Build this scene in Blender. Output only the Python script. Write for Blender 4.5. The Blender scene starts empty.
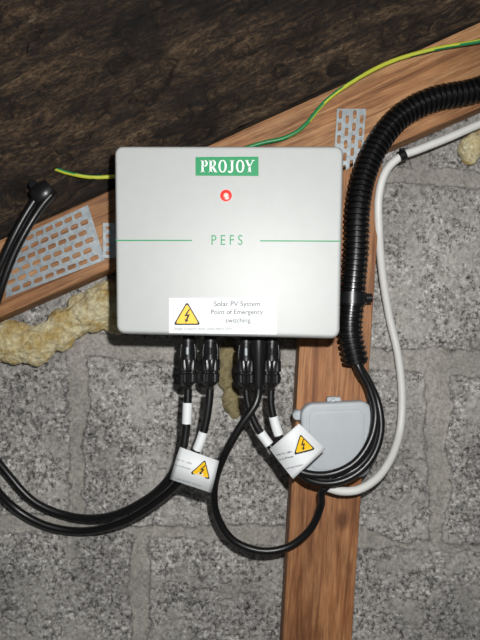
import bpy, bmesh, math, random
import numpy as np
from mathutils import Vector, Matrix, Euler
random.seed(3)
F=600.0; D=0.75
scene=bpy.context.scene
scene.view_settings.view_transform='Standard'
def P(px,py,y=0.0):
    d=D+y
    return Vector(((px-240)*d/F, y, (320-py)*d/F))
def R(rpx,y): return rpx*(D+y)/F
# ---------- noise
rng=np.random.RandomState(7)
TAB=rng.rand(256,256)
def vn(x,y):
    xi=np.floor(x).astype(int); yi=np.floor(y).astype(int)
    fx=x-xi; fy=y-yi
    fx=fx*fx*(3-2*fx); fy=fy*fy*(3-2*fy)
    a=TAB[xi%256,yi%256]; b=TAB[(xi+1)%256,yi%256]; c=TAB[xi%256,(yi+1)%256]; d=TAB[(xi+1)%256,(yi+1)%256]
    return (a*(1-fx)+b*fx)*(1-fy)+(c*(1-fx)+d*fx)*fy
def fbm(x,y,o=4):
    s=0;a=.5;t=0
    for i in range(o):
        s=s+a*vn(x*2**i+17*i,y*2**i+31*i); t+=a; a*=.5
    return s/t
def lin(c):
    return tuple(((v/255)/12.92 if v/255<=.04045 else ((v/255+.055)/1.055)**2.4) for v in c)+(1,)
# ---------- materials
def newmat(name):
    m=bpy.data.materials.new(name); m.use_nodes=True
    nt=m.node_tree; b=nt.nodes['Principled BSDF']
    return m,nt,b
def ramp(nt,fac,stops):
    r=nt.nodes.new('ShaderNodeValToRGB'); e=r.color_ramp.elements
    while len(e)<len(stops): e.new(.5)
    for i,(p,c) in enumerate(stops):
        e[i].position=p; e[i].color=c
    nt.links.new(fac,r.inputs[0]); return r.outputs[0]
def noise(nt,vec,scale,detail=4,rough=.6,dist=0):
    n=nt.nodes.new('ShaderNodeTexNoise'); n.inputs['Scale'].default_value=scale
    n.inputs['Detail'].default_value=detail; n.inputs['Roughness'].default_value=rough
    n.inputs['Distortion'].default_value=dist
    nt.links.new(vec,n.inputs['Vector']); return n.outputs['Fac']
def mix(nt,fac,a,b,mode='MIX'):
    m=nt.nodes.new('ShaderNodeMix'); m.data_type='RGBA'; m.blend_type=mode
    for s,v in ((0,fac),(6,a),(7,b)):
        if isinstance(v,(int,float,tuple)): m.inputs[s].default_value=v
        else: nt.links.new(v,m.inputs[s])
    return m.outputs[2]
def bump(nt,b,h,dist=.001,strength=.5,prev=None):
    n=nt.nodes.new('ShaderNodeBump'); n.inputs['Distance'].default_value=dist; n.inputs['Strength'].default_value=strength
    nt.links.new(h,n.inputs['Height'])
    if prev is not None: nt.links.new(prev,n.inputs['Normal'])
    nt.links.new(n.outputs[0],b.inputs['Normal']); return n.outputs[0]
def coord(nt,scale=(1,1,1)):
    t=nt.nodes.new('ShaderNodeTexCoord'); mp=nt.nodes.new('ShaderNodeMapping')
    mp.inputs['Scale'].default_value=scale
    nt.links.new(t.outputs['Object'],mp.inputs['Vector']); return mp.outputs[0]
def simple(name,rgb,rough=.5,metal=0,var=.08,bs=900,bstr=.1,emit=None,es=0,nscale=60):
    m,nt,b=newmat(name); c=lin(rgb); v=coord(nt)
    n=noise(nt,v,nscale,3)
    lo=tuple(x*(1-var) for x in c[:3])+(1,); hi=tuple(min(1,x*(1+var)) for x in c[:3])+(1,)
    nt.links.new(ramp(nt,n,[(.3,lo),(.7,hi)]),b.inputs['Base Color'])
    b.inputs['Roughness'].default_value=rough; b.inputs['Metallic'].default_value=metal
    if bstr: bump(nt,b,noise(nt,v,bs,2),.0003,bstr)
    if emit: b.inputs['Emission Color'].default_value=lin(emit); b.inputs['Emission Strength'].default_value=es
    return m
M_case=simple('case_plastic',(172,175,173),.42,bstr=.3,bs=1500,var=.02)
M_jb=simple('junction_plastic',(176,182,186),.5,var=.03)
M_black=simple('black_cable',(14,14,15),.36,var=.2)
M_blackp=simple('black_plastic',(20,20,22),.33,var=.2)
M_conduit=simple('conduit_plastic',(14,14,15),.28,var=.2)
M_white=simple('white_pvc',(214,214,210),.45,var=.03)
M_paper=simple('paper',(222,225,226),.6,var=.02)
M_green=simple('green_print',(12,138,84),.5,var=.03)
M_wgreen=simple('wire_green',(30,125,70),.4)
M_wyel=simple('wire_yellow',(185,190,60),.4)
M_greytext=simple('grey_print',(85,90,94),.6)
M_blk=simple('black_print',(20,20,20),.6)
M_yel=simple('warning_yellow',(240,190,20),.5,var=.02)
M_lett=simple('white_print',(225,235,228),.5,var=.01)
M_metal=simple('galvanised_steel',(168,176,180),.5,metal=.6,var=.22,nscale=150,bstr=.2)
M_led=simple('led_lens',(215,50,42),.3,emit=(255,45,38),es=.8)
M_ledhot=simple('led_core',(255,160,150),.3,emit=(255,150,140),es=1.2)
def foam_mat(name,a,b_):
    m,nt,b=newmat(name); v=coord(nt)
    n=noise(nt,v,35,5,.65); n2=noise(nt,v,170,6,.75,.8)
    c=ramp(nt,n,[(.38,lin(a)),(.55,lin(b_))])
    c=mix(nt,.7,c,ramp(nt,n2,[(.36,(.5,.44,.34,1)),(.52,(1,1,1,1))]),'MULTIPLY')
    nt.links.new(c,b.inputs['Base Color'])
    b.inputs['Roughness'].default_value=.9
    b.inputs['Subsurface Weight'].default_value=.2; b.inputs['Subsurface Radius'].default_value=(.006,.005,.003)
    bump(nt,b,n2,.006,1.0); return m
M_foam=foam_mat('foam_cream',(206,178,112),(240,230,190))
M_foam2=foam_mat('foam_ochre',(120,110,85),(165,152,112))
def wood(name,dark,mid,light,gs=1.0,knots=()):
    m,nt,b=newmat(name)
    v=coord(nt,(2.2*gs,45*gs,45*gs)); v2=coord(nt,(14,230,230)); v3=coord(nt,(7,12,12))
    n1=noise(nt,v,1.3,6,.6,1.6); n2=noise(nt,v2,1.5,4,.7); n3=noise(nt,v3,1,6,.65)
    c=ramp(nt,n1,[(.32,lin(dark)),(.46,lin(mid)),(.56,lin(light)),(.66,lin(mid))])
    c=mix(nt,.6,c,ramp(nt,n2,[(.34,(.30,.24,.19,1)),(.55,(1,1,1,1))]),'MULTIPLY')
    c=mix(nt,.8,c,ramp(nt,n3,[(.34,(.40,.36,.33,1)),(.60,(1,1,1,1))]),'MULTIPLY')
    for (kx,kz,kr) in knots:
        t=nt.nodes.new('ShaderNodeTexCoord'); mp=nt.nodes.new('ShaderNodeMapping'); mp.vector_type='TEXTURE'
        mp.inputs['Location'].default_value=(kx,0,kz); mp.inputs['Scale'].default_value=(kr*1.3,10,kr)
        nt.links.new(t.outputs['Object'],mp.inputs[0])
        ad=nt.nodes.new('ShaderNodeVectorMath'); ad.operation='LENGTH'; nt.links.new(mp.outputs[0],ad.inputs[0])
        f=ramp(nt,ad.outputs['Value'],[(0.35,(1,1,1,1)),(1.0,(0,0,0,1))])
        c=mix(nt,f,c,mix(nt,n2,lin((60,34,18)),lin((130,80,46))))
    nt.links.new(c,b.inputs['Base Color']); b.inputs['Roughness'].default_value=.65
    p=bump(nt,b,n1,.002,.3); bump(nt,b,n2,.0012,.6,p)
    return m
M_wood=wood('pine_rafter',(126,82,50),(172,122,80),(194,148,104))
M_post=wood('pine_post',(122,74,42),(162,108,66),(184,132,88))
def darkwood():
    m,nt,b=newmat('weathered_timber')
    v=coord(nt,(10,60,60)); v2=coord(nt,(90,230,230)); v3=coord(nt,(5,14,14))
    n1=noise(nt,v,1.2,9,.76,.8); n2=noise(nt,v2,1.6,5,.8); n3=noise(nt,v3,1.4,4,.6)
    c=ramp(nt,n1,[(.36,lin((18,13,9))),(.48,lin((70,52,36))),(.58,lin((118,94,68))),(.68,lin((150,132,106)))])
    c=mix(nt,.85,c,ramp(nt,n2,[(.40,(.07,.06,.05,1)),(.60,(1,1,1,1))]),'MULTIPLY')
    c=mix(nt,.85,c,ramp(nt,n3,[(.40,(.20,.17,.15,1)),(.60,(1,1,1,1))]),'MULTIPLY')
    nt.links.new(c,b.inputs['Base Color']); b.inputs['Roughness'].default_value=.85
    p=bump(nt,b,n1,.007,.9); bump(nt,b,n2,.003,.9,p); return m
M_dark=darkwood()
def concrete():
    m,nt,b=newmat('concrete_block')
    v=coord(nt)
    at=nt.nodes.new('ShaderNodeAttribute'); at.attribute_name='mortar'; mk=at.outputs['Fac']
    big=noise(nt,v,7,5,.62); med=noise(nt,v,90,6,.7); fine=noise(nt,v,240,4,.7)
    smear=noise(nt,v,16,8,.72,.4)
    pit=ramp(nt,fine,[(.36,lin((64,62,60))),(.46,lin((150,147,143))),(.58,lin((184,181,176))),(.68,lin((232,230,226)))])
    pit=mix(nt,.75,pit,ramp(nt,med,[(.38,(.34,.34,.34,1)),(.48,(1,1,1,1))]),'MULTIPLY')
    smooth=ramp(nt,fine,[(.3,lin((146,143,138))),(.7,lin((186,183,176)))])
    sf=ramp(nt,smear,[(.50,(0,0,0,1)),(.56,(1,1,1,1))])
    half=mix(nt,.8,(0,0,0,1),sf)
    base=mix(nt,half,pit,smooth)
    mo=ramp(nt,fine,[(.3,lin((134,130,124))),(.7,lin((188,184,176)))])
    mo=mix(nt,.6,mo,ramp(nt,med,[(.36,(.5,.49,.48,1)),(.50,(1,1,1,1))]),'MULTIPLY')
    c=mix(nt,mk,base,mo)
    edge=ramp(nt,mk,[(.0,(1,1,1,1)),(.4,(.45,.44,.43,1)),(.8,(1,1,1,1))])
    c=mix(nt,.8,c,edge,'MULTIPLY')
    c=mix(nt,.65,c,ramp(nt,big,[(.38,(.55,.55,.56,1)),(.58,(1,1,1,1))]),'MULTIPLY')
    nt.links.new(c,b.inputs['Base Color']); b.inputs['Roughness'].default_value=.85
    p=bump(nt,b,med,.003,.5); bump(nt,b,fine,.002,.6,p)
    return m
M_conc=concrete()
# ---------- object helpers
def link(o,parent=None):
    scene.collection.objects.link(o)
    if parent is not None:
        o.parent=parent; o.matrix_parent_inverse=Matrix.Translation(-Vector(parent.location))
    return o
def empty(name,loc):
    e=bpy.data.objects.new(name,None); e.location=loc; e.empty_display_size=.02
    scene.collection.objects.link(e); return e
def mesh(name,vs,fs,mats,parent=None,smooth=True,ang=35,mi=None):
    me=bpy.data.meshes.new(name); me.from_pydata([tuple(v) for v in vs],[],fs)
    if not isinstance(mats,(list,tuple)): mats=[mats]
    for m in mats: me.materials.append(m)
    if mi: me.polygons.foreach_set('material_index',mi)
    bm=bmesh.new(); bm.from_mesh(me); bmesh.ops.recalc_face_normals(bm,faces=bm.faces); bm.to_mesh(me); bm.free()
    if smooth:
        me.polygons.foreach_set('use_smooth',[True]*len(me.polygons)); me.set_sharp_from_angle(angle=math.radians(ang))
    o=bpy.data.objects.new(name,me); return link(o,parent)
def path(pts,step=.0022,world=False):
    w=[Vector(p) if world else P(*p) for p in pts]
    w=[w[0]*2-w[1]]+w+[w[-1]*2-w[-2]]
    out=[]
    for i in range(1,len(w)-2):
        p0,p1,p2,p3=w[i-1:i+3]
        t0=0;t1=t0+(p1-p0).length**.5;t2=t1+(p2-p1).length**.5;t3=t2+(p3-p2).length**.5
        n=max(2,int((p2-p1).length/step))
        for k in range(n):
            t=t1+(t2-t1)*k/n
            A1=p0*((t1-t)/(t1-t0))+p1*((t-t0)/(t1-t0)); A2=p1*((t2-t)/(t2-t1))+p2*((t-t1)/(t2-t1)); A3=p2*((t3-t)/(t3-t2))+p3*((t-t2)/(t3-t2))
            B1=A1*((t2-t)/(t2-t0))+A2*((t-t0)/(t2-t0)); B2=A2*((t3-t)/(t3-t1))+A3*((t-t1)/(t3-t1))
            out.append(B1*((t2-t)/(t2-t1))+B2*((t-t1)/(t2-t1)))
    out.append(w[-2]); return out
def tube(name,pts,r,mat,parent=None,n=14,rf=None,mf=None,ang=50):
    vs=[];fs=[];mi=[]
    T=[(pts[min(i+1,len(pts)-1)]-pts[max(i-1,0)]).normalized() for i in range(len(pts))]
    up=Vector((0,-1,0)); 
    if abs(T[0].dot(up))>.9: up=Vector((1,0,0))
    U=(up-T[0]*up.dot(T[0])).normalized(); s=0
    for i,p in enumerate(pts):
        U=(U-T[i]*U.dot(T[i])).normalized(); V=T[i].cross(U)
        if i: s+=(p-pts[i-1]).length
        for k in range(n):
            a=2*math.pi*k/n; rr=r*(rf(s,a) if rf else 1)
            vs.append(p+(U*math.cos(a)+V*math.sin(a))*rr)
        if i:
            for k in range(n):
                fs.append(((i-1)*n+k,(i-1)*n+(k+1)%n,i*n+(k+1)%n,i*n+k)); mi.append(mf(s,k/n) if mf else 0)
    fs.append(tuple(range(n))); fs.append(tuple((len(pts)-1)*n+k for k in range(n))); mi+=[0,0]
    return mesh(name,vs,fs,mat,parent,ang=ang,mi=mi)
def lathe(name,c,prof,mat,parent=None,n=32,axis=Vector((0,0,-1)),rib=None):
    axis=axis.normalized(); U=Vector((0,-1,0)); U=U-axis*U.dot(axis)
    if U.length<.05: U=Vector((1,0,0))-axis*axis.x
    U=U.normalized(); V=axis.cross(U)
    vs=[];fs=[]
    for i,(t,r) in enumerate(prof):
        for k in range(n):
            a=2*math.pi*k/n; rr=r
            if rib and rib(t): rr=r*(1-.10*(k%2))
            vs.append(c+axis*t+(U*math.cos(a)+V*math.sin(a))*rr)
        if i:
            for k in range(n): fs.append(((i-1)*n+k,(i-1)*n+(k+1)%n,i*n+(k+1)%n,i*n+k))
    fs.append(tuple(range(n))); fs.append(tuple((len(prof)-1)*n+k for k in range(n)))
    return mesh(name,vs,fs,mat,parent,ang=30)
def rrect(x0,y0,x1,y1,r,seg=8):
    pts=[]
    for cx,cy,a0 in ((x1-r,y1-r,0),(x0+r,y1-r,90),(x0+r,y0+r,180),(x1-r,y0+r,270)):
        for k in range(seg+1):
            a=math.radians(a0+90*k/seg); pts.append((cx+r*math.cos(a),cy+r*math.sin(a)))
    return pts
def roundbox(name,rect,r,prof,yref,mat,parent=None,warp=None):
    vs=[];fs=[];n=None
    for i,(ins,y) in enumerate(prof):
        x0,y0,x1,y1=rect; pts=rrect(x0+ins,y0+ins,x1-ins,y1-ins,max(r-ins,.5))
        if warp: pts=[warp(*p) for p in pts]
        n=len(pts)
        for p in pts:
            w=P(p[0],p[1],yref); w.y=y; vs.append(w)
        if i:
            for k in range(n): fs.append(((i-1)*n+k,(i-1)*n+(k+1)%n,i*n+(k+1)%n,i*n+k))
    fs.append(tuple(range(n))); fs.append(tuple((len(prof)-1)*n+k for k in range(n)))
    return mesh(name,vs,fs,mat,parent,ang=40)
def flat(name,polys,y,mat,parent=None,mapf=None):
    vs=[];fs=[]
    for pl in polys:
        b=len(vs)
        for (x,z) in pl: vs.append(mapf(x,z,y) if mapf else P(x,z,y))
        fs.append(tuple(range(b,b+len(pl))))
    me=bpy.data.meshes.new(name); me.from_pydata([tuple(v) for v in vs],[],fs)
    me.materials.append(mat)
    o=bpy.data.objects.new(name,me); return link(o,parent)
def text(name,s,cx,cy,wpx,y,mat,parent,ang=0,mapf=None,bold=0,hscale=1):
    cu=bpy.data.curves.new(name,'FONT'); cu.body=s; cu.size=1; cu.offset=bold; cu.resolution_u=4
    o=bpy.data.objects.new(name,cu); scene.collection.objects.link(o)
    dg=bpy.context.evaluated_depsgraph_get(); dg.update()
    me=bpy.data.meshes.new_from_object(o.evaluated_get(dg)); bpy.data.objects.remove(o)
    xs=[v.co.x for v in me.vertices]; ys=[v.co.y for v in me.vertices]
    mx=(min(xs)+max(xs))/2; my=(min(ys)+max(ys))/2; sc=wpx/(max(xs)-min(xs))
    ca,sa=math.cos(ang),math.sin(ang)
    for v in me.vertices:
        u=(v.co.x-mx)*sc; w=-(v.co.y-my)*sc*hscale
        x=cx+u*ca-w*sa; z=cy+u*sa+w*ca
        v.co=mapf(x,z,y) if mapf else P(x,z,y)
    me.materials.clear(); me.materials.append(mat)
    o=bpy.data.objects.new(name,me); return link(o,parent)
def tri(cx,cy,s,ang,k=1.0,rnd=.12):
    out=[]
    base=[(0,-1),(.95,.62),(-.95,.62)]
    ca,sa=math.cos(ang),math.sin(ang)
    for i in range(3):
        p=base[i];q=base[(i-1)%3];r_=base[(i+1)%3]
        a=(p[0]+(q[0]-p[0])*rnd,p[1]+(q[1]-p[1])*rnd); b=(p[0]+(r_[0]-p[0])*rnd,p[1]+(r_[1]-p[1])*rnd)
        for t in (0,.25,.5,.75,1):
            x=(1-t)**2*a[0]+2*t*(1-t)*p[0]+t*t*b[0]; yv=(1-t)**2*a[1]+2*t*(1-t)*p[1]+t*t*b[1]
            x*=k*s; yv*=k*s
            out.append((cx+x*ca-yv*sa,cy+x*sa+yv*ca))
    return out
BOLT=[(.16,-.62),(-.24,.02),(.02,.0),(-.10,.30),(-.2,.24),(-.12,.56),(.14,.36),(.03,.34),(.26,-.16),(.0,-.12),(.26,-.58)]
def warn(cx,cy,s,ang,y,parent,mapf=None):
    ca,sa=math.cos(ang),math.sin(ang)
    flat('warning_triangle_border',[tri(cx,cy,s,ang)],y,M_blk,parent,mapf)
    flat('warning_triangle_fill',[tri(cx,cy,s,ang,.84)],y-.00015,M_yel,parent,mapf)
    flat('lightning_bolt',[[(cx+(x*ca-z*sa)*s*.82,cy+(x*sa+z*ca)*s*.82) for x,z in BOLT]],y-.0003,M_blk,parent,mapf)

# ---------- WALL
def axis_coords(lo,hi,step,olo,ohi,ostep):
    return np.concatenate([np.arange(olo,lo,ostep),np.arange(lo,hi,step),np.arange(hi,ohi+ostep,ostep)])
xs=axis_coords(-.33,.33,.0015,-1.2,1.2,.02); zs=axis_coords(-.43,.30,.0015,-1.1,.9,.02)
X,Z=np.meshgrid(xs,zs)
S=D/F; PX=X/S+240; PY=320-Z/S
n1=fbm(PX/9,PY/9,4)-.5; n2=fbm(PX/45+50,PY/45+9,3)-.5
XX=PX+n1*8; YY=PY+n2*6+n1*7
mask=np.zeros_like(X)
def sm(d,w,e=2.0): return np.clip((w+e-d)/(2*e),0,1)
joints=[-370,-190,-10,167,352,534,712,890,1070]
def jy(i,x): return joints[i]+.05*(x-240)
offs=[80,260,60,255,437,140,330,140,330]
for i in range(len(joints)):
    wj=[8,8,8,8,11,8,9,9,9][i]
    mask=np.maximum(mask,sm(np.abs(YY-jy(i,XX)),wj+n2*16))
for i in range(len(joints)-1):
    inrow=(YY>jy(i,XX))&(YY<jy(i+1,XX))
    d=np.abs((XX-offs[i]+180+3600)%360-180)
    mask=np.maximum(mask,sm(d,10+n2*16)*inrow)
rough=fbm(PX/8,PY/8,3)-.5; pits=np.clip(fbm(PX/5+90,PY/5+33,3)-.62,0,1)
Y=-( (1-mask)*(rough*.0018-pits*.03+.002)+mask*(fbm(PX/12,PY/12,3)-.5)*.002 ) - n2*.001
nz,nx=X.shape
me=bpy.data.meshes.new('wall_back')
vs=np.stack([X,Y,Z],-1).reshape(-1,3)
idx=np.arange(nz*nx).reshape(nz,nx)
fs=np.stack([idx[:-1,:-1],idx[:-1,1:],idx[1:,1:],idx[1:,:-1]],-1).reshape(-1,4)
me.from_pydata(vs.tolist(),[],fs.tolist())
a=me.attributes.new('mortar','FLOAT','POINT'); a.data.foreach_set('value',mask.reshape(-1).astype(np.float32))
me.materials.append(M_conc); me.polygons.foreach_set('use_smooth',[True]*len(me.polygons))
wall=bpy.data.objects.new('wall_back',me); link(wall)

# ---------- timber
def prism(name,poly,yf,yb,mat,grain,bev=.0015):
    w=[P(x,y,yf) for x,y in poly]; c=sum(w,Vector())/len(w)
    rot=Matrix.Rotation(-grain,3,'Y')
    inv=rot.inverted(); n=len(w); vs=[]
    for yy in (yf,yb):
        for p in w:
            q=inv@Vector((p.x-c.x,0,p.z-c.z)); vs.append((q.x,yy-yf,q.z))
    fs=[tuple(range(n)),tuple(range(n,2*n))]+[(i,(i+1)%n,n+(i+1)%n,n+i) for i in range(n)]
    o=mesh(name,vs,fs,mat,None,smooth=False)
    o.location=(c.x,yf,c.z); o.rotation_euler=(0,-grain,0)
    b=o.modifiers.new('bevel','BEVEL'); b.width=bev; b.segments=2
    return o,c
YR=-.045
def up(x): return 238-.454*x
def lo(x): return 317-.437*x
ga=math.atan(.445)
raf,_=prism('timber_rafter',[(-420,up(-420)+2),(-420,lo(-420)),(900,lo(900)),(900,up(900)+2)],YR,-.006,M_wood,ga)
pts=[(309,lo(309)+3),(383,lo(383)+3),(285+67-(1000-640)*.0644,1000),(285-(1000-640)*.0644,1000)]
pang=math.radians(90)-math.atan(.0644)
post,pc=prism('timber_post',pts,-.047,-.006,M_post,pang)
kw=P(342,520,-.047); rotp=Matrix.Rotation(-pang,3,'Y').inverted()@Vector((kw.x-pc.x,0,kw.z-pc.z))
post.data.materials[0]=wood('pine_post_knotted',(122,74,42),(162,108,66),(184,132,88),knots=[(rotp.x,rotp.z,.012)])
gd=math.atan(.454)
def build_beam():
    o0=P(240,up(240),YR-.003)
    L=np.arange(-.62,.75,.003)
    Hh=.36
    nz_=120
    ring=[(0.0,-.008,0),(0.0,-.03,0)]
    for k in range(nz_+1):
        z=Hh*k/nz_; ring.append((z,YR-.003-.42*z,1))
    ring+=[(Hh,-.03,0),(Hh,-.008,0)]
    vs=[];n=len(ring)
    R_=np.array(ring)
    for i,x in enumerate(L):
        zz=R_[:,0]
        h=(fbm(x*20+np.zeros_like(zz),zz*70,5)-.5)*.016+(fbm(x*70+np.zeros_like(zz)+5,zz*140+7,3)-.5)*.008
        edge=np.clip(zz/.01,0.15,1)
        hole=np.clip(fbm(x*30+40+np.zeros_like(zz),zz*55+11,3)-.57,0,1)*.08
        dy=(-h+hole)*R_[:,2]*edge
        ez=(fbm(np.array([x*25]),np.array([3.3]),3)[0]-.5)*.006
        for k in range(n):
            vs.append((x,R_[k,1]+dy[k],R_[k,0]+(ez+.002 if R_[k,0]<.001 else 0)))
    fs=[]
    m=len(L)
    for i in range(1,m):
        for k in range(n): fs.append(((i-1)*n+k,(i-1)*n+(k+1)%n,i*n+(k+1)%n,i*n+k))
    fs.append(tuple(range(n))); fs.append(tuple((m-1)*n+k for k in range(n)))
    o=mesh('roof_beam',vs,fs,M_dark,None,ang=60)
    o.location=(o0.x,0,o0.z); o.rotation_euler=(0,-gd,0)
build_beam()

# ---------- nail plates
def plate(name,quad,y,slots,mat,th=.0006,parent=None):
    def q(u,v):
        x=(1-u)*(1-v)*quad[0][0]+u*(1-v)*quad[1][0]+u*v*quad[2][0]+(1-u)*v*quad[3][0]
        z=(1-u)*(1-v)*quad[0][1]+u*(1-v)*quad[1][1]+u*v*quad[2][1]+(1-u)*v*quad[3][1]
        w=P(x,z,y); return (w.x,w.z)
    cu=bpy.data.curves.new(name,'CURVE'); cu.dimensions='2D'; cu.fill_mode='BOTH'; cu.extrude=th
    def sp(pts):
        s=cu.splines.new('POLY'); s.points.add(len(pts)-1)
        for i,p in enumerate(pts): s.points[i].co=(p[0],p[1],0,1)
        s.use_cyclic_u=True
    sp([q(0,0),q(1,0),q(1,1),q(0,1)])
    for (u,v,lu,lv) in slots:
        pts=[]
        for k in range(10):
            a=2*math.pi*k/10; c_,s_=math.cos(a),math.sin(a)
            pts.append(q(u+lu*.5*math.copysign(abs(c_)**.5,c_),v+lv*.5*math.copysign(abs(s_)**.5,s_)))
        sp(pts)
    o=bpy.data.objects.new(name,cu); scene.collection.objects.link(o)
    dg=bpy.context.evaluated_depsgraph_get(); dg.update()
    me=bpy.data.meshes.new_from_object(o.evaluated_get(dg)); bpy.data.objects.remove(o)
    for v in me.vertices: v.co=(v.co.x,y+v.co.z,v.co.y)
    me.materials.clear(); me.materials.append(mat)
    ob=bpy.data.objects.new(name,me); return link(ob,parent)
sl=[]
for r_ in range(6):
    for c_ in range(8):
        u=(c_+.5+(.4 if r_%2 else 0))/8.7; v=(r_+.6)/6.2
        sl.append((u,v,.09,.085))
plate('nail_plate',[(6,243),(88,205),(105,260),(6,298)],-.0462,sl,M_metal)
plate('nail_plate',[(103,223),(120,223),(120,258),(103,258)],-.0475,[(.3,.15,.25,.1),(.3,.38,.25,.1),(.3,.62,.25,.1),(.3,.86,.25,.1)],M_metal)
sl=[]
for r_ in range(5):
    for c_ in range(4):
        sl.append(((c_+.5)/4,(r_+.55+(.3 if c_%2 else -.1))/5.3,.13,.13))
plate('nail_plate',[(337,109),(366,109),(361,175),(333,175)],-.0462,sl,M_metal)
sl=[(.5,v,.35,.09) for v in (.12,.37,.62,.87)]
plate('fixing_strap',[(356,226),(367,226),(366,264),(356,264)],-.0485,sl,M_metal)

# ---------- switch enclosure
YB=-.068; YF=-.15
box=empty('safety_switch_enclosure',P(229,240,-.11))
def warp(x,y):
    a=(x-113.5)/231; b=(y-145)/189
    return (x-4*a*b+2*(1-a)*b, y+5*a*b)
rect=(113.5,145,344.5,334)
roundbox('back_case',rect,9,[(5,YB),(3,YB),(2,YB-.002),(1.6,-.118),(1.6,-.120)],YF,M_case,box,warp)
roundbox('gasket',rect,9,[(2.6,-.1195),(2.6,-.1215)],YF,M_blackp,box,warp)
pr_=[(1.2,-.121),(0.2,-.1215),(0,-.123),(0,-.1415)]
for k in range(1,9):
    a=math.pi/2*k/8; pr_.append((3.6*(1-math.cos(a)),-.1415-.0085*math.sin(a)))
pr_.append((5,YF)); pr_.append((8,YF))
roundbox('front_cover',rect,9,pr_,YF,M_case,box,warp)
roundbox('mounting_rail',(150,190,310,215),3,[(0,-.0485),(0,-.0685)],-.06,M_metal,box)
yl=YF-.0003
flat('logo_panel',[[(195.5,157),(258.5,156.6),(258.5,176),(195.5,175.6)]],yl,M_green,box)
def stroke(pts,w):
    out=[]
    for (a,b) in zip(pts[:-1],pts[1:]):
        d=Vector((b[0]-a[0],b[1]-a[1])); 
        if d.length<1e-6: continue
        n=Vector((-d.y,d.x)).normalized()*w/2
        out.append([(a[0]+n.x,a[1]+n.y),(b[0]+n.x,b[1]+n.y),(b[0]-n.x,b[1]-n.y),(a[0]-n.x,a[1]-n.y)])
    return out
def arc(cx,cy,rx,ry,a0,a1,w,w2=None,n=14):
    w2=w2 or w; out=[];pr0=None
    for k in range(n+1):
        a=math.radians(a0+(a1-a0)*k/n); ww=w2+(w-w2)*abs(math.cos(a))
        o_=(cx+(rx+ww/2)*math.cos(a),cy+(ry+ww/2)*math.sin(a)); i_=(cx+(rx-ww/2)*math.cos(a),cy+(ry-ww/2)*math.sin(a))
        if pr0: out.append([pr0[0],o_,i_,pr0[1]])
        pr0=(o_,i_)
    return out
def L_P(): return stroke([(.22,0),(.22,1)],.2)+stroke([(.04,.03),(.48,.03)],.06)+stroke([(.04,.97),(.42,.97)],.06)+stroke([(.2,.5),(.42,.5)],.06)+arc(.40,.265,.21,.235,-90,90,.18,.06)
def L_R(): return L_P()+stroke([(.38,.5),(.70,.98)],.2)+stroke([(.6,.97),(.84,.97)],.06)
def L_O(): return arc(.42,.5,.30,.47,0,360,.19,.06,28)
def L_J(): return stroke([(.4,0),(.4,.78)],.2)+stroke([(.2,.03),(.6,.03)],.06)+arc(.22,.78,.18,.2,0,150,.17,.1)
def L_Y(): return stroke([(.14,.02),(.42,.55)],.18)+stroke([(.76,.02),(.44,.55)],.08)+stroke([(.43,.5),(.43,1)],.2)+stroke([(0,.03),(.32,.03)],.06)+stroke([(.62,.03),(.9,.03)],.06)+stroke([(.26,.97),(.6,.97)],.06)
xc=200.3; polys=[]
for f,adv in ((L_P,.76),(L_R,.92),(L_O,.92),(L_J,.74),(L_O,.88),(L_Y,.9)):
    for pl in f(): polys.append([(xc+x*10.6,160.0+z*12.4) for x,z in pl])
    xc+=adv*10.6
flat('logo_letters',polys,yl-.0003,M_lett,box)
flat('stripe',[[(115.5,239.8),(192,239.8),(192,241),(115.5,241)],[(260,240.2),(341,240.6),(341,241.8),(260,241.4)]],yl,M_green,box)
text('model_text','P E F S',227,240,31,yl,M_green,box,hscale=1.25)
c=P(226,195.5,YF)
def disc(name,c,r,h,mat,n=28):
    vs=[];fs=[];lv=5
    for j in range(lv):
        t=j/(lv)*math.pi/2
        for k in range(n):
            a=2*math.pi*k/n; vs.append(c+Vector((r*math.cos(t)*math.cos(a),-h*math.sin(t),r*math.cos(t)*math.sin(a))))
        if j:
            for k in range(n): fs.append(((j-1)*n+k,(j-1)*n+(k+1)%n,j*n+(k+1)%n,j*n+k))
    fs.append(tuple((lv-1)*n+k for k in range(n)))
    return mesh(name,vs,fs,mat,box)
disc('indicator_lens',c,R(5.8,YF),.0012,M_led)
disc('indicator_core',c+Vector((0,-.0006,0)),R(2.6,YF),.0016,M_ledhot)
flat('label_sticker',[[(169,298),(277,298),(276.5,334.5),(169,333)]],yl,M_paper,box)
yt=yl-.0003
warn(187,316,14.5,0,yt,box)
text('label_text_1','Solar PV System',237,304.5,46,yt,M_greytext,box,bold=.004)
text('label_text_2','Point of Emergency',237,312.6,52,yt,M_greytext,box,bold=.004)
text('label_text_3','switching',238,321,25,yt,M_greytext,box,bold=.004)
text('label_text_4','Danger of electric shock  Isolate before work',203,329,58,yt,M_greytext,box)

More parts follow.
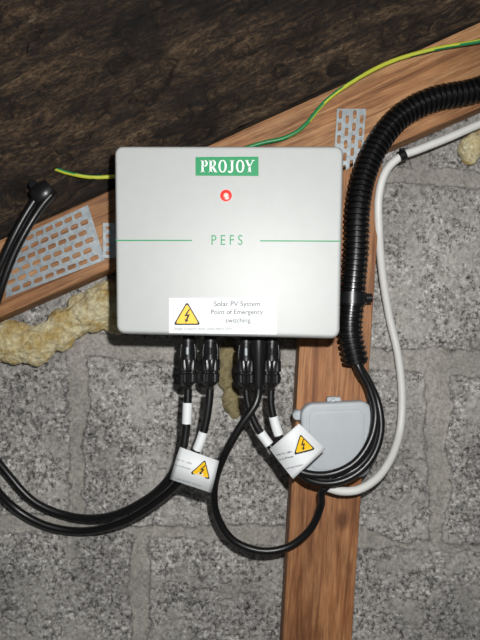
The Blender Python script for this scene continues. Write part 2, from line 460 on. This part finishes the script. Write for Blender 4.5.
# ---------- connectors & cables
YC=-.100
def connector(i,px,py0,tilt,length=48):
    top=P(px,py0-3,YC); bot=P(px+tilt,py0+length,YC); ax=(bot-top); L=ax.length
    e=empty('solar_connector',(top+bot)/2)
    k=R(1,YC)
    prof=[(0,6.8*k),(4*k,6.8*k),(4.2*k,8*k),(7*k,8*k),(7.2*k,6.2*k),(21*k,6.2*k),(21.2*k,7.4*k),(24*k,7.4*k)]
    lathe('socket',top,prof,M_blackp,e,axis=ax)
    lathe('nut',top,[(24*k,8.8*k),(25*k,9.6*k),(35*k,9.6*k),(36*k,8.0*k),(37.5*k,8.0*k),(38.5*k,9.6*k),(46*k,9.4*k),(48*k,7.2*k),(50*k,5.2*k),(51*k,4*k)],M_blackp,e,n=36,axis=ax,rib=lambda t:24.5*k<t<46.5*k)
    for sx in (-1,1):
        a=ax.normalized(); side=Vector((sx,0,0))
        p0=top+a*9*k+side*6.4*k; p1=top+a*24*k+side*7.2*k
        tube('latch_%d'%(1 if sx<0 else 2),[p0,(p0+p1)/2+side*.6*k,p1],1.6*k,M_blackp,e,n=8)
    p=top+ax.normalized()*12*k+Vector((0,-6.0*k,0))
    tube('release_tab',[p,p+ax.normalized()*7*k],1.5*k,M_jb if i%2==0 else M_blackp,e,n=8)
    return bot
con=[(188,338,0),(210.5,338,-.5),(246,339,0),(272,339,-1)]
ends=[connector(i,*c) for i,c in enumerate(con)]
def cable(name,pts,rpx=3.9,mat=None,yr=-.09):
    w=path(pts); tube(name,w,R(rpx,yr),mat or M_black); return w
wA=cable('solar_cable',[(188,389,YC),(187.5,405,YC),(186,430,YC),(181,456,YC),(166,482,-.09),(140,503,-.065),(105,517,-.04),(70,516,-.022),(35,502,-.02),(8,474,-.022),(-12,445,-.03),(-24,395,-.04),(-22,340,-.05),(-9,290,-.065),(8,248,-.072),(24,217,-.072),(38,196,-.070),(46,188,-.070)],4.1)
wB=cable('solar_cable',[(210.0,389,YC),(208.6,405,YC),(204,430,YC),(196,452,YC),(182,478,-.095),(155,503,-.07),(120,523,-.045),(80,531,-.022),(45,525,-.02),(15,508,-.022),(-8,482,-.035),(-16,440,-.045),(-15,385,-.055),(-10,330,-.065),(0,292,-.078),(14,254,-.082),(31,222,-.082),(44,203,-.078),(51,195,-.076)],4.1)
wC=cable('solar_cable',[(246,390,YC),(248,404,YC),(256,425,YC),(268,443,YC),(284,462,-.105),(305,473,-.108),(330,474,-.108),(354,463,-.108),(370,441,-.105),(375.5,415,-.1),(370,390,-.09),(359,368,-.078),(352,350,-.075)],3.7)
wD=cable('solar_cable',[(271,390,YC),(271,404,YC),(275,423,YC),(282,443,YC),(292,464,-.10),(310,480,-.100),(332,483,-.100),(356,474,-.100),(373,456,-.098),(381,430,-.095),(378,403,-.09),(368,380,-.08),(359,364,-.076),(356,350,-.075)],3.7)
wE=cable('solar_cable',[(258.5,390,-.108),(258,396,-.110),(255,405,-.112),(240,427,-.112),(224,456,-.105),(214.5,487,-.08),(217,515,-.065),(233,540,-.06),(262,551,-.06),(290,546,-.06),(311,528,-.065),(321,505,-.075),(323,490,-.088),(338,478,-.088),(360,466,-.088),(376,443,-.087),(379,418,-.083),(373,392,-.078),(359,372,-.073),(351,350,-.073)],3.9)
lathe('cable_gland',P(258.5,335,-.105),[(0,R(6.5,-.1)),(R(4,-.1),R(6.5,-.1)),(R(5,-.1),R(7.5,-.1)),(R(18,-.1),R(7.2,-.1)),(R(26,-.1),R(6.0,-.1)),(R(48,-.1),R(5.2,-.1)),(R(54,-.1),R(4.2,-.1))],M_blackp)
def sleeve(name,w,p0,p1,parent=None,r=4.9):
    sel=[p for p in w[:50] if p0<=320-p.z*F/(D+p.y)<=p1]
    tube(name,sel,R(r,YC),M_paper,parent,ang=60)
sleeve('label_sleeve',wA,401,424); sleeve('label_sleeve',wB,432,450)
sleeve('label_sleeve',wC,431,446); sleeve('label_sleeve',wD,415,436)
def tag(quad,y0,tcx,tcy,ts,ang,lines,curl):
    cx=sum(q[0] for q in quad)/4; cy=sum(q[1] for q in quad)/4
    e=empty('warning_tag',P(cx,cy,y0))
    ca,sa=math.cos(ang),math.sin(ang)
    def mp(x,z,y):
        u=(x-cx)*ca+(z-cy)*sa
        return P(x,z,y+curl*(u/20)**2*.006-.004*curl)
    n=10;vs=[];fs=[]
    for j in range(2):
        for i in range(n+1):
            u=i/n; v=j
            x=(1-u)*(1-v)*quad[0][0]+u*(1-v)*quad[1][0]+u*v*quad[2][0]+(1-u)*v*quad[3][0]
            z=(1-u)*(1-v)*quad[0][1]+u*(1-v)*quad[1][1]+u*v*quad[2][1]+(1-u)*v*quad[3][1]
            vs.append(mp(x,z,y0))
    for i in range(n): fs.append((i,i+1,n+2+i,n+1+i))
    o=mesh('tag_sheet',vs,fs,M_paper,e)
    so=o.modifiers.new('thick','SOLIDIFY'); so.thickness=.0004; so.offset=0
    warn(tcx,tcy,ts,ang,y0-.0008,e,mp)
    for k,(s,lx,lz,w) in enumerate(lines):
        text('tag_text_%d'%(k+1),s,lx,lz,w,y0-.0008,M_greytext,e,ang,mp)
    return e
tag([(180,447),(219,461),(211.5,493),(169.5,479)],-.1135,202,470,11,math.radians(17),[('solar d.c. cable',183.5,461,17),('Live at all times',182,466.5,17),('DO NOT DISCONNECT UNDER LOAD',188,482,27)],1)
tag([(299,423.5),(325.5,449),(293,479),(269.5,449)],-.123,303,445,11.5,math.radians(-14),[('solar d.c. cable',284,453,16),('Live at all times',285,458,17),('DO NOT DISCONNECT',293,467,21)],1)

# ---------- conduit
wc=path([(540,66,-.064),(505,80,-.064),(470,92,-.064),(434,99,-.064),(402,115,-.064),(380,140,-.066),(365,172,-.07),(358,205,-.074),(356,250,-.076),(352,300,-.077),(350,332,-.076),(356,363,-.075)],step=.0006)
per=R(5.6,-.07)
tube('corrugated_conduit',wc,R(12.8,-.07),M_conduit,None,n=20,rf=lambda s,a:(1.0 if (s/per)%1<.5 else .78),ang=30)
def ringclip(name,c,r,h,axis,tabdir,tablen):
    e=empty(name,c)
    axis=axis.normalized()
    U=Vector((0,-1,0)); U=(U-axis*U.dot(axis)).normalized(); V=axis.cross(U)
    n=28;vs=[];fs=[]
    for (rr,t) in ((r,-h/2),(r+.0016,-h/2),(r+.0016,h/2),(r,h/2)):
        for k in range(n):
            a=2*math.pi*k/n; vs.append(c+axis*t+(U*math.cos(a)+V*math.sin(a))*rr)
    for j in range(4):
        for k in range(n): fs.append((j*n+k,j*n+(k+1)%n,((j+1)%4)*n+(k+1)%n,((j+1)%4)*n+k))
    mesh('band',vs,fs,M_blackp,e)
    t0=c+tabdir*(r-.0005)
    tube('tab',[t0,t0+tabdir*tablen*.5,t0+tabdir*tablen],h*.42,M_blackp,e,n=10)
    return e
ringclip('conduit_clip',P(352,298,-.077),R(13,-.077),.013,Vector((.02,0,1)),Vector((1,0,0)),.008)
cc=P(42,195,-.073)
bc=empty('cable_clip',cc)
ax=(P(58,184,-.073)-P(28,210,-.073)).normalized()
nn=Vector((0,-1,0)); side=ax.cross(nn).normalized()
vs=[];fs=[];m=20
for t,g in ((-.009,.8),(-.006,.97),(.004,1.0),(.009,.92),(.014,.7)):
    for k in range(m):
        a=2*math.pi*k/m; vs.append(cc+ax*t+side*.0135*g*math.cos(a)+nn*.0115*g*math.sin(a))
for j in range(4):
    for k in range(m): fs.append((j*m+k,j*m+(k+1)%m,(j+1)*m+(k+1)%m,(j+1)*m+k))
fs+=[tuple(range(m)),tuple(4*m+k for k in range(m))]
mesh('saddle',vs,fs,M_blackp,bc)
lathe('screw_lug',cc-side*.015+Vector((0,.008,0)),[(0,.005),(.009,.005),(.010,.004)],M_blackp,bc,axis=Vector((0,-1,0.0001)))
# ---------- white cable
ww=path([(560,100,-.052),(515,112,-.052),(480,124,-.053),(450,137,-.055),(420,149,-.055),(400,157,-.055),(386,171,-.054),(379,195,-.052),(379,230,-.045),(382,270,-.03),(389,315,-.018),(398,355,-.016),(402,395,-.016),(400,430,-.022),(391,458,-.045),(376,479,-.066),(357,490,-.076),(340,491,-.078),(326,487,-.078)])
tube('white_cable',ww,R(4.0,-.03),M_white)
ringclip('white_cable_clip',P(402,156,-.055),R(4.2,-.055),.008,P(390,162,-.05)-P(414,151,-.05),Vector((0,0,1)),.004)
# ---------- earth wire
we=path([(-60,150,-.06),(0,140,-.062),(30,155,-.062),(54,168,-.062),(68,173,-.062),(90,177,-.060),(118,176,-.057),(160,168,-.058),(220,156,-.056),(262,143,-.056),(284,138,-.058),(302,128,-.06),(325,102,-.062),(352,82,-.064),(390,62,-.066),(430,50,-.070),(480,41,-.076),(540,30,-.09)])
we=[p for p in we if p.x>P(54,0,-.06).x]
tube('earth_wire',we,R(2.1,-.06),[M_wgreen,M_wyel],None,n=12,mf=lambda s,t:1 if ((t+s*3)%1)<(.3 if s<.05 else .5) else 0)

# ---------- junction box
jb=empty('junction_box',P(336,440,-.066))
rj=(302,403,372,477)
def wj(x,y):
    b=(y-404)/73; a=(x-337)/35
    return (x-a*5*max(0,b-.6)*1.6, y-1.5*a*(1-b)+ (abs(a)**3)*1.5*(1-b))
roundbox('base',rj,11,[(1,-.0485),(0,-.0495),(0,-.060)],-.072,M_jb,jb,wj)
roundbox('lid',rj,11,[(-1,-.0602),(-1,-.068),(-.6,-.0705),(.6,-.0718),(2,-.072),(5,-.072)],-.072,M_jb,jb,wj)
roundbox('lid_panel',(309,410,365,470),8,[(0,-.0719),(.4,-.0728),(1.6,-.0730),(4,-.0730)],-.073,M_jb,jb,wj)
lathe('lug_1',P(297,414,-.050),[(0,R(5,-.05)),(.010,R(5,-.05)),(.011,R(4,-.05))],M_jb,jb,axis=Vector((0,-1,0.0001)))
roundbox('lug_2',(327,397,341,406),2,[(0,-.052),(0,-.060),(1,-.061)],-.06,M_jb,jb)
lathe('screw_1',P(297,414,-.061),[(0,R(2.6,-.05)),(.0015,R(2.4,-.05))],M_metal,jb,axis=Vector((0,-1,0.0001)))
lathe('screw_2',P(333,401,-.061),[(0,R(2.4,-.05)),(.0015,R(2.0,-.05))],M_metal,jb,axis=Vector((0,-1,0.0001)))

# ---------- foam
def foam(name,blobs,mat,amp=.004):
    bm=bmesh.new()
    for (px,py,y,rx,rz,ry) in blobs:
        c=P(px,py,y); m=Matrix.Translation(c)@Matrix.Diagonal((R(rx,y),ry,R(rz,y),1))
        bmesh.ops.create_icosphere(bm,subdivisions=3,radius=1,matrix=m)
    me=bpy.data.meshes.new(name); bm.to_mesh(me); bm.free(); me.materials.append(mat)
    o=bpy.data.objects.new(name,me); link(o)
    r=o.modifiers.new('remesh','REMESH'); r.mode='VOXEL'; r.voxel_size=.0013; r.use_smooth_shade=True
    t=bpy.data.textures.new(name,'CLOUDS'); t.noise_scale=.03; t.noise_depth=4
    d=o.modifiers.new('disp','DISPLACE'); d.texture=t; d.strength=amp*3.5; d.texture_coords='GLOBAL'
    t2=bpy.data.textures.new(name+'_fine','CLOUDS'); t2.noise_scale=.006; t2.noise_depth=3
    d2=o.modifiers.new('disp_fine','DISPLACE'); d2.texture=t2; d2.strength=amp*1.1; d2.texture_coords='GLOBAL'
    return o
foam('expanding_foam',[(-8,346,-.012,26,20,.018),(12,343,-.015,24,22,.02),(36,346,-.015,22,18,.02),(54,336,-.012,20,16,.018),(72,322,-.012,24,16,.018),(92,314,-.014,22,19,.02),(104,306,-.016,22,22,.022),(108,294,-.012,16,14,.018),(84,304,-.010,18,10,.014),(118,322,-.012,16,14,.018),(20,334,-.010,24,8,.012)],M_foam)
foam('expanding_foam',[(472,146,-.014,14,13,.018),(488,138,-.014,14,18,.018),(470,157,-.010,9,9,.012)],M_foam,.003)
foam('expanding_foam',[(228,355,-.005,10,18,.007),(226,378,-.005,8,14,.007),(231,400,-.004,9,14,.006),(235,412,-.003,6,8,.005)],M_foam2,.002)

# ---------- lights
def pl(name,loc,e,r,col):
    l=bpy.data.lights.new(name,'POINT'); l.energy=e; l.shadow_soft_size=r; l.color=col
    o=bpy.data.objects.new(name,l); o.location=loc; scene.collection.objects.link(o)
pl('camera_flash',(.04,-.71,.06),18,.008,(1,.99,.975))
l=bpy.data.lights.new('soft_fill','AREA'); l.energy=.9; l.size=.5; l.color=(1,.95,.9)  # added soft fill beside the flash, not an actual lamp in the loft
o=bpy.data.objects.new('soft_fill',l); o.location=(.5,-1.5,.5); scene.collection.objects.link(o)
o.rotation_euler=(Vector((0,0,0))-Vector(o.location)).to_track_quat('-Z','Y').to_euler()
w=bpy.data.worlds.new('loft_air'); scene.world=w; w.use_nodes=True
w.node_tree.nodes['Background'].inputs[0].default_value=(.9,.95,1,1); w.node_tree.nodes['Background'].inputs[1].default_value=.07
# ---------- camera
cam=bpy.data.cameras.new('camera'); cam.sensor_fit='VERTICAL'; cam.sensor_height=24; cam.lens=F/640*24; cam.clip_start=.01
co=bpy.data.objects.new('camera',cam); co.location=(0,-D,0); co.rotation_euler=(math.pi/2,0,0); scene.collection.objects.link(co)
scene.camera=co
